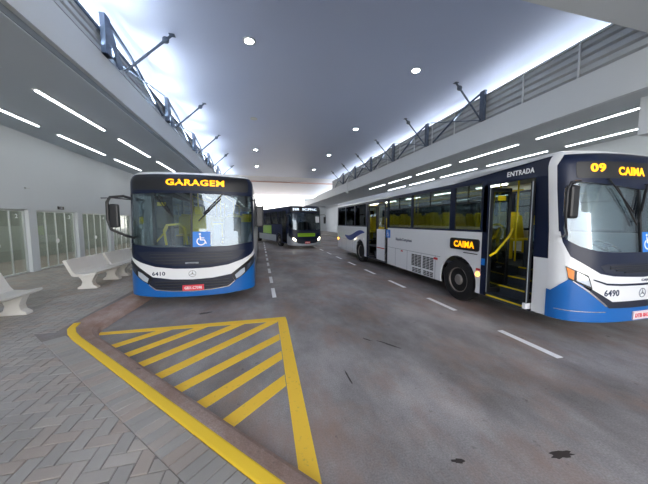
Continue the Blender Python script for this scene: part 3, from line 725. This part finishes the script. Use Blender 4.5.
def clip(poly, a, b, c):   # keep a*x+b*y<=c
    out = []
    for i in range(len(poly)):
        p, q = poly[i], poly[(i+1) % len(poly)]; dp, dq = a*p[0]+b*p[1]-c, a*q[0]+b*q[1]-c
        if dp <= 0: out.append(p)
        if (dp < 0) != (dq < 0) and abs(dp-dq) > 1e-9:
            t = dp/(dp-dq); out.append((p[0]+(q[0]-p[0])*t, p[1]+(q[1]-p[1])*t))
    return out
nx_, ny_ = .728, .686; C0 = nx_*-.10+ny_*1.77
pv = MB()
def paver(poly):
    A = abs(sum(p[0]*q[1]-q[0]*p[1] for p, q in zip(poly, poly[1:]+poly[:1]))/2) if len(poly) > 2 else 0
    if A < .0004: return
    n = len(poly); cx = sum(p[0] for p in poly)/n; cy = sum(p[1] for p in poly)/n; z = .128+random.uniform(-.0012, .0012)
    ins = [(cx+(p[0]-cx)*.95, cy+(p[1]-cy)*.95) for p in poly]
    pv.add([(p[0], p[1], z) for p in ins]+[(p[0], p[1], z-.004) for p in poly]+[(p[0], p[1], .116) for p in poly],
           [tuple(range(n))]+[(i, (i+1) % n, n+(i+1) % n, n+i) for i in range(n)]+[(n+i, n+(i+1) % n, 2*n+(i+1) % n, 2*n+i) for i in range(n)])
u = .115; g = .004
for i in range(-72, 14):
    for j in range(-10, 112):
        c = (i-j) % 4
        if c == 0: q = (i*u+g, j*u+g, (i+2)*u-g, (j+1)*u-g)
        elif c == 3: q = (i*u+g, j*u+g, (i+1)*u-g, (j+2)*u-g)
        else: continue
        if q[1] > 12 or q[0] < -7.84 or q[1] < -1.0: continue
        poly = [(q[0], q[1]), (q[2], q[1]), (q[2], q[3]), (q[0], q[3])]
        A = clip(clip(poly, nx_, ny_, C0-.015-.27), 0, 1, 5.0)
        B = clip(clip(poly, 0, -1, -5.0), 1, 0, -3.24)
        paver(A) if len(A) > 2 else None
        paver(B) if len(B) > 2 else None
tdir = Vector((-.686, .728)); nrm = Vector((nx_, ny_)); O = Vector((-.10, 1.77))
for k in range(-28, 38):
    a = O+tdir*(k*.11+.004); b = O+tdir*(k*.11+.106)
    if b.y > 4.9: break
    paver([tuple(a-nrm*.02), tuple(b-nrm*.02), tuple(b-nrm*.278), tuple(a-nrm*.278)])
struct('trim_3', pv, 'paver')
# painted lines
def quad(name, pts, m, label, cat, group=None, z=.003):
    o = build(name, MB().prism(pts, 'z', .0, z), m); tag(o, label, cat, group); return o
def bar(p, q, w):
    a, b = Vector(p), Vector(q); t = (b-a).normalized(); n = Vector((-t.y, t.x))*w/2
    return [tuple(a-n), tuple(b-n), tuple(b+n), tuple(a+n)]
quad('painted_line', [(-2.74, 5.02), (.30, 4.93), (.47, 4.93), (.46, 5.13), (-2.74, 5.14)], 'yline', 'yellow line closing the far side of the hatched triangle', 'road marking', z=.004)
quad('painted_line', [(.30, 4.93), (.47, 4.93), (.40, 1.60), (.25, 1.72)], 'yline', 'wide yellow line along the right side of the hatched triangle', 'road marking', z=.004)
ords = ['shortest, farthest', 'second from the far corner', 'third from the far corner', 'middle', 'fifth from the far corner', 'second nearest', 'nearest']
st_ = [((-2.26, 4.47), (-1.53, 5.10)), ((-1.92, 4.12), (-.91, 5.12)), ((-1.58, 3.82), (-.22, 5.15)), ((-1.27, 3.45), (.41, 5.13)), ((-.96, 3.12), (.45, 4.39)), ((-.65, 2.78), (.45, 3.80)), ((-.33, 2.47), (.45, 3.20))]
def hatch(p): return clip(clip(p, .0296, 1, 4.9389-.006), 1, -.01558, .214)
for k, (a, b) in enumerate(st_):
    quad('painted_stripe', hatch(bar(a, b, .165)), 'yline', 'diagonal yellow hatch stripe in the triangle, '+ords[k], 'road marking', 'yellow hatch stripes in the triangle', z=.0035)
for k in range(11):
    y = 2.62+k*2.02-(.0 if k < 1 else 0)
    near = ['nearest', 'second', 'third', 'fourth', 'fifth', 'sixth', 'seventh', 'eighth', 'ninth', 'tenth', 'farthest'][k]
    quad('lane_dash', [(4.0, y), (4.11, y), (4.11, y+.95), (4.0, y+.95)], 'wline', 'white lane dash beside the bus numbered 6490, %s%s' % (near, '' if k in (0, 10) else ' from the camera'), 'lane marking', 'white dashes beside the right bus')
for k in range(12):
    y = 6.55+k*1.62
    near = ['nearest', 'second', 'third', 'fourth', 'fifth', 'sixth', 'seventh', 'eighth', 'ninth', 'tenth', 'eleventh', 'farthest'][k]
    quad('lane_dash', [(.27, y), (.37, y), (.37, y+.95), (.27, y+.95)], 'wline', 'white lane dash beside the GARAGEM bus, %s%s' % (near, '' if k in (0, 11) else ' from the camera'), 'lane marking', 'white dashes beside the left bus')
def blob(name, x, y, rx, ry, rot, label, seed):
    r = random.Random(seed); pts = []
    for k in range(18):
        a = 2*PI*k/18; q = 1+r.uniform(-.3, .3); px, py = rx*q*math.cos(a), ry*q*math.sin(a)
        pts.append((x+px*math.cos(rot)-py*math.sin(rot), y+px*math.sin(rot)+py*math.cos(rot)))
    tag(build(name, MB().prism(pts, 'z', 0, .0015), 'oil'), label, 'stain', 'dark stains on the asphalt')
blob('oil_stain', 2.36, 1.47, .10, .035, -.1, 'dark brown blotch on the asphalt nearest the lower right corner', 1)
blob('oil_stain', 1.92, 3.55, .18, .018, 2.2, 'long thin dark streak on the asphalt below the bus door', 2)
blob('oil_stain', 1.65, 3.80, .07, .015, 2.2, 'short dark streak just beyond the long thin streak', 3)
blob('oil_stain', 1.02, 2.90, .14, .012, 1.6, 'thin vertical dark mark on asphalt right of the yellow triangle', 4)
blob('oil_stain', 1.50, 1.62, .05, .02, -.3, 'small dark mark on the asphalt at bottom centre', 5)
blob('oil_stain', -1.15, 5.75, .12, .05, .3, 'small dark spot in front of the GARAGEM bus bumper', 6)

# ------------------------------------------------------------------ left building
XW = -7.85
wins = [(4.14+2.51*k, 6.31+2.51*k) for k in range(0, 14)]
wl_ = MB(); cur = -14
for a, b in wins:
    wl_.box(XW-.18, XW, cur, a, 0, 2.33); cur = b
wl_.box(XW-.18, XW, cur, 64, 0, 2.33).box(XW-.18, XW, -14, 64, 2.33, 5.0)
struct('wall_left', wl_, 'wall')
struct('floor_shop', MB().box(-12, XW-.0, -3, 64, .0, .125), 'slab')['kind'] = 'structure'
struct('wall_shop_back', MB().box(-11.2, -11, -3, 64, 0, 3), 'room'); struct('ceiling_shop', MB().box(-11.2, XW-.18, -3, 64, 2.9, 3.0), 'room')
for k, (a, b) in enumerate(wins):
    r_ = empty('door_%d' % (k+1), (XW-.14, a, .125), kind='structure')
    w = b-a; H = 2.2
    fr = MB().box(-.03, .03, 0, w, H-.05, H).box(-.03, .03, 0, .05, 0, H).box(-.03, .03, w-.05, w, 0, H).box(-.03, .03, .05, w-.05, 0, .04)
    build('door_frame', fr, 'alu', r_)
    for j in range(4):
        y0 = .05+j*(w-.1)/4; y1 = y0+(w-.1)/4
        gl = build('glass_panel', MB().box(-.005, .005, y0+.02, y1-.02, .05, H-.06), 'doorglass', r_)
        build('panel_frame', MB().box(-.02, .02, y0, y0+.016, .04, H-.05).box(-.02, .02, y1-.016, y1, .04, H-.05), 'alu', gl)
    s_ = MB(); s_.lathe_x([(.026, .09), (.03, .09)], 0, w*.5+.02, 1.02, 16); build('round_sticker', s_, 'sign_white', r_)
    build('door_number', text_on(lambda u_, v_, q: (.03+q, w-.33+u_, H-.22+v_), str(k+0), .2, None, .003), 'sign_white', r_)
for k, y in enumerate((12.84,)):
    e_ = empty('exit_sign', (XW+.02, y, 2.46), label='small dark exit sign on the wall above the glass doors', cat='sign')
    build('sign_housing', MB().box(-.02, .03, -.14, .14, -.06, .06), 'plastic', e_); build('sign_face', MB().box(.03, .034, -.05, .05, -.03, .03), 'inner', e_)
tag(build('wall_lamp', MB().box(XW, XW+.04, 11.25, 11.42, 3.05, 3.09), 'alu'), 'small metal fitting on the left wall above the doors', 'fitting')
# soffit, fascia
struct('ceiling_left', MB().box(XW-.2, -3.62, -14, 64, 4.95, 5.05), 'soffit')
XL = -3.5; XR = 8.3
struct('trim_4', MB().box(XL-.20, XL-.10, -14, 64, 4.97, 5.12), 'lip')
struct('trim_5', MB().box(XL-.12, XL, -14, 64, 5.08, 5.82), 'fascia')
struct('trim_6', MB().box(XL-1.2, XL-.12, -14, 64, 5.72, 5.82), 'fascia')
# right building
struct('floor_right', MB().box(9.0, 13.2, -14, 70, .0, .13), 'slab')
struct('ceiling_right', MB().box(XR+.1, 12.9, -14, 24.6, 4.88, 4.98), 'soffit_r')
struct('trim_7', MB().box(XR, XR+.14, -14, 24.6, 4.86, 5.72).box(XR-.03, XR+.14, 24.2, 24.7, 4.7, 6.7), 'fascia')
struct('trim_8', MB().box(XR, XR+.14, 24.7, 50, 4.9, 5.75), 'fascia')
struct('ceiling_right_far', MB().box(XR+.1, 12.9, 24.7, 50, 4.98, 5.05), 'soffit_r')
wr_ = MB().box(12.6, 12.8, -14, 34.2, 0, 5.0).box(12.6, 12.8, 35.4, 60, 0, 5.0).box(12.6, 12.8, 34.2, 35.4, 2.3, 5.0)
struct('wall_right', wr_, 'wall')
struct('wall_far_right', MB().box(XR+.1, 12.8, 50, 50.2, 0, 6.5), 'wall')
r_ = empty('door_20', (12.62, 34.2, .13), kind='structure')
build('door_frame', MB().box(-.02, .04, 0, .08, 0, 2.15).box(-.02, .04, 1.12, 1.2, 0, 2.15).box(-.02, .04, .08, 1.12, 2.07, 2.15), 'alu', r_)
build('door_leaf', MB().box(0, .03, .08, 1.12, 0, 2.07), 'doorglass', r_)
struct('wall_reflection_blocker', MB().box(-14, -5.2, -14.3, -14, 0, 6.9), 'wall')  # unseen wall added behind the camera to darken windscreen reflections
struct('trim_9', MB().box(8.95, 9.5, 4.05, 4.5, 4.0, 4.9), 'wall')

# louvres
def louvres(x, sg, y0, y1, zb, zt, n, m='louvre'):
    mb = MB()
    for k in range(n):
        z = zb+(k+.5)*(zt-zb)/n; h = (zt-zb)/n*.36
        mb.obox((x+sg*.12, (y0+y1)/2, z), (sg*.05, 0, -.04), (0, (y1-y0)/2, 0), (sg*.006, 0, h*.9))
    return mb
struct('trim_10', louvres(XR, 1, -14, 30, 5.75, 6.62, 4), 'louvre')
struct('trim_11', louvres(XL, -1, -14, 30, 5.85, 6.36, 3), 'louvre')
mu = MB()
for k in range(11):
    y = 3.9+1.53*k; mu.box(XR+.02, XR+.06, y, y+.035, 5.72, 6.66)
struct('trim_12', mu, 'alu')
mu = MB().box(XR+.02, XR+.2, -14, 30, 6.62, 6.68)
struct('trim_13', mu, 'louvre')
struct('trim_14', MB().box(XL-.2, XL-.02, -14, 30, 6.36, 6.42), 'steel_l')
# back screen behind the louvres, and the added cove area lights that wash the canopy edge
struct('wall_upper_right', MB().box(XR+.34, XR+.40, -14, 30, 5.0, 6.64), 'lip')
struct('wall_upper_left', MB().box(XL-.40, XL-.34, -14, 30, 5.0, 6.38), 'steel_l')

# canopy
ZC = 6.95
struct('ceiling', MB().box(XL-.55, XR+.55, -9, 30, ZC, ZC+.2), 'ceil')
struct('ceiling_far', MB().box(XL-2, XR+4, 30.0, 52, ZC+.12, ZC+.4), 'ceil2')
struct('trim_15', MB().box(XL-2, XR+4, 34.3, 34.5, ZC+.0, ZC+.15), 'orange')
struct('trim_16', MB().box(-3, 12, .8, 4.08, 5.95, 6.96), 'fascia')

# struts of the truss
def brace(sgx, m, k, y, label, gr, zb, zt, dy, x, ro=0, th=1):
    """post on the fascia, sloping chord to the next bay, tie, and hanger rod up to the canopy"""
    o = empty('truss_bracket', (x, y, zb), label=label, cat='truss bracket', group=gr)
    h = zt-zb; i = -sgx      # i points to the road
    build('post', MB().box(-.05, .05, -.07*th, .07*th, 0, h).box(-.07, .07, -.10, .10, 0, .02).box(-.06, .06, -.12, .08, h-.03, h), m, o)
    build('diagonal', MB().tube([(0, .05, h-.03), (0, dy*.30, h*.80), (0, dy*.93, .04)], .035*th**.5, 6), m, o)
    if th > 1.5: build('gusset', MB().prism([(-.1, h), (.15, h+.02), (.42, h*.6), (.75, .1), (.6, 0), (.45, .0), (.1, h*.55)], 'x', -.02, .02), m, o)
    build('tie', MB().tube([(0, .1, .06), (i*.02, dy, h*.95)], .018, 6), m, o)
    tip = (i*1.22, ro, ZC-zb); b_ = Vector((i*.06, ro, .03))
    rod = build('hanger_rod', MB().tube([b_, tip], .026*(1+.25*(th > 1)), 7), m, o)
    L = Vector(tip); a = b_.lerp(L, .80); b = b_.lerp(L, .92)
    build('turnbuckle', MB().tube([a, a.lerp(b, .35), a.lerp(b, .65), b], .05, 8, rs=[.03, .085, .085, .03]), m, rod)
    build('ceiling_plate', MB().box(tip[0]-.07, tip[0]+.07, ro-.07, ro+.07, tip[2]-.012, tip[2]), m, rod)
    pl = MB()
    for q in range(3): pl.box(-.055, .055, -.02, .02, h*.25+q*.2, h*.25+q*.2+.05)
    build('bolt', pl, m, o)
W_ = ['nearest', 'second', 'third', 'fourth', 'fifth', 'sixth', 'seventh', 'eighth']
for k in range(6):
    brace(1, 'steel', k, 8.45+k*3.4, 'dark steel truss bracket above the right fascia, %s%s' % (W_[k], ' one' if k == 0 else ' from the camera'), 'steel brackets on the right fascia', 5.72, 6.80, 3.1, XR-.06, 0, 1.45)
for k in range(5):
    brace(-1, 'steel_l', k, 7.5+k*4.2, 'grey steel truss bracket above the left fascia, %s%s' % (W_[k], ' one' if k == 0 else ' from the camera'), 'steel brackets on the left fascia', 5.82, 6.70, 3.9, XL+.06, .72, 1.8)

# ------------------------------------------------------------------ lamps
def lamp_strip(x, y, z, l, label, gr):
    o = empty('strip_light', (x, y, z), label=label, cat='light', group=gr)
    build('lamp_housing', MB().box(-.07, .07, 0, l, -.03, .0), 'alu', o); build('lamp_tube', MB().box(-.028, .028, .02, l-.02, -.05, -.03), 'strip', o)
O_ = ['nearest', 'second', 'third', 'fourth', 'fifth', 'sixth', 'seventh', 'eighth', 'ninth']
for k in range(8):
    lamp_strip(-4.95, 3.95+3.65*k, 4.95, 2.75, 'white strip light in the left soffit, row beside the fascia, %s' % (O_[k]+(' one' if k == 0 else ' from the camera')), 'strip lights in the left soffit')
    lamp_strip(-6.75, 7.55+3.65*k, 4.95, 2.85, 'white strip light in the left soffit, row beside the wall, %s' % (O_[k]+(' one' if k == 0 else ' from the camera')), 'strip lights in the left soffit')
for k in range(5):
    lamp_strip(9.62, 4.45+3.65*k, 4.88, 3.0, 'white strip light in the right soffit, row beside the fascia, %s' % (O_[k]+(' one' if k == 0 else ' from the camera')), 'strip lights in the right soffit')
    lamp_strip(11.7, 4.9+3.65*k, 4.88, 3.0, 'white strip light in the right soffit, row beside the wall, %s' % (O_[k]+(' one' if k == 0 else ' from the camera')), 'strip lights in the right soffit')
def downlight(x, y, label, gr, on=True):
    o = empty('downlight', (x, y, ZC), label=label, cat='light', group=gr)
    n = 20; mb = MB(); r0, r1 = .17, .12
    v = [(r*math.cos(2*PI*k/n), r*math.sin(2*PI*k/n), z) for r, z in ((r0, 0), (r0, -.02), (r1, -.02), (r1, 0)) for k in range(n)]
    f = [(a*n+k, a*n+(k+1) % n, ((a+1) % 4)*n+(k+1) % n, ((a+1) % 4)*n+k) for a in range(4) for k in range(n)]
    build('lamp_ring', mb.add(v, f), 'alu', o)
    c = [(.115*math.cos(2*PI*k/n), .115*math.sin(2*PI*k/n)) for k in range(n)]
    build('lamp_disc', MB().prism(c, 'z', -.015, -.005), 'down' if on else 'alu', o)
for k in range(4):
    downlight(5.15, 8.1+5.65*k, 'round downlight in the canopy, right row, %s' % (O_[k]+(' one' if k == 0 else ' from the camera')), 'canopy downlights')
for k in range(4):
    downlight(-.2, 7.95+5.65*k, ('unlit' if k == 1 else 'lit')+' round downlight in the canopy, left row, %s' % (O_[k]+(' one' if k == 0 else ' from the camera')), 'canopy downlights', k != 1)
# cove strips
struct('trim_17', MB().box(XR+.10, XR+.16, 4.1, 29.5, 6.69, 6.74), 'cove_r')
struct('trim_18', MB().box(XL-.16, XL-.10, 1.0, 29.5, 6.44, 6.56), 'cove')
def area(name, loc, rot, sx, sy, e, col=(1, 1, 1)):
    l = bpy.data.lights.new(name, 'AREA'); l.shape = 'RECTANGLE'; l.size = sx; l.size_y = sy; l.energy = e; l.color = col
    if 'cove' in name: l.spread = math.radians(100)
    o = bpy.data.objects.new(name, l); COL.objects.link(o); o.location = loc; o.rotation_euler = rot; return o
# added cove area lights: broaden the canopy glow, shine up and inwards
area('shop_fill', (-9.4, 18, 2.85), (0, 0, 0), 1.0, 34, 290, (1, .99, .95))  # fill light added to brighten the shop behind the glass doors
area('cove_fill_left', (XL+.03, 15, 6.0), (PI, math.radians(35), 0), .06, 29, 130, (.93, .97, 1))
area('cove_fill_right', (XR-.03, 17, 6.3), (PI, math.radians(-40), 0), .06, 25, 22, (.9, .95, 1))

# ------------------------------------------------------------------ benches
def make_bench():
    o = empty('concrete_bench')
    # local: x from back (0) to front (.62), y along the bench, z up
    build('seat', MB().prism([(.13, .36), (.15, .43), (.40, .42), (.64, .46), (.65, .42), (.60, .39), (.40, .35)], 'y', 0, 1.6), 'bench', o, bevel=.012)
    build('backrest', MB().prism([(.10, .37), (.05, .47), (-.08, .77), (-.04, .80), (.0, .78), (.12, .51), (.18, .43), (.17, .36)], 'y', 0, 1.6), 'bench', o, bevel=.012)
    for y in (.14, 1.28):
        build('support', MB().prism([(.12, 0), (.13, .05), (.21, .10), (.24, .19), (.21, .27), (.14, .36), (.54, .37), (.49, .27), (.46, .19), (.48, .10), (.56, .05), (.57, 0)], 'y', y, y+.16), 'bench', o, bevel=.01)
    return o
b0 = make_bench()
spots = [(-4.93, 4.78, 'nearest white concrete bench, cut off by the left edge of the photo'), (-4.83, 7.95, 'white concrete bench at the near end of the row on the sidewalk'), (-4.81, 9.62, 'second white concrete bench of the row, directly behind the one at its near end'), (-4.80, 11.3, 'third white concrete bench of the row, partly behind the mirror of the GARAGEM bus'), (-4.79, 12.97, 'farthest white concrete bench of the row, mostly hidden by the GARAGEM bus')]
for k, (x, y, lb_) in enumerate(spots):
    b = b0 if k == 0 else copy_tree(b0); b.location = (x, y, .13); tag(b, lb_, 'bench', 'white benches along the sidewalk')

# ------------------------------------------------------------------ sky, camera, colour
w = bpy.data.worlds.new('World'); SC.world = w; w.use_nodes = True; nt = w.node_tree
bg = nt.nodes['Background']; tc = nt.nodes.new('ShaderNodeTexCoord'); sx = nt.nodes.new('ShaderNodeSeparateXYZ'); cr = nt.nodes.new('ShaderNodeValToRGB')
nt.links.new(tc.outputs['Generated'], sx.inputs[0]); nt.links.new(sx.outputs['Z'], cr.inputs['Fac']); nt.links.new(cr.outputs['Color'], bg.inputs['Color'])
e = cr.color_ramp.elements; e[0].position = 0; e[0].color = (1, .93, .82, 1); e[1].position = .6; e[1].color = (.92, .95, 1, 1); q = e.new(.12); q.color = (.95, .96, 1, 1)
bg.inputs['Strength'].default_value = 3.6
cam = bpy.data.cameras.new('cam'); co = bpy.data.objects.new('cam', cam); COL.objects.link(co); SC.camera = co
f = 260.0; cam.sensor_width = 36; cam.lens = f/648*36; cam.clip_start = .05; cam.clip_end = 500
th = -math.atan((242-222)/f); psi = math.atan(-(260-324)/f*math.cos(th))
Fv = Vector((math.sin(psi)*math.cos(th), math.cos(psi)*math.cos(th), math.sin(th))); Rv = Vector((math.cos(psi), -math.sin(psi), 0)); Uv = Rv.cross(Fv)
co.matrix_world = Matrix(((Rv.x, Uv.x, -Fv.x, 0), (Rv.y, Uv.y, -Fv.y, 0), (Rv.z, Uv.z, -Fv.z, 1.9), (0, 0, 0, 1)))
SC.view_settings.view_transform = 'Standard'; SC.view_settings.look = 'None'; SC.view_settings.gamma = 1; SC.view_settings.use_curve_mapping = False
SC.view_settings.exposure = 1.15
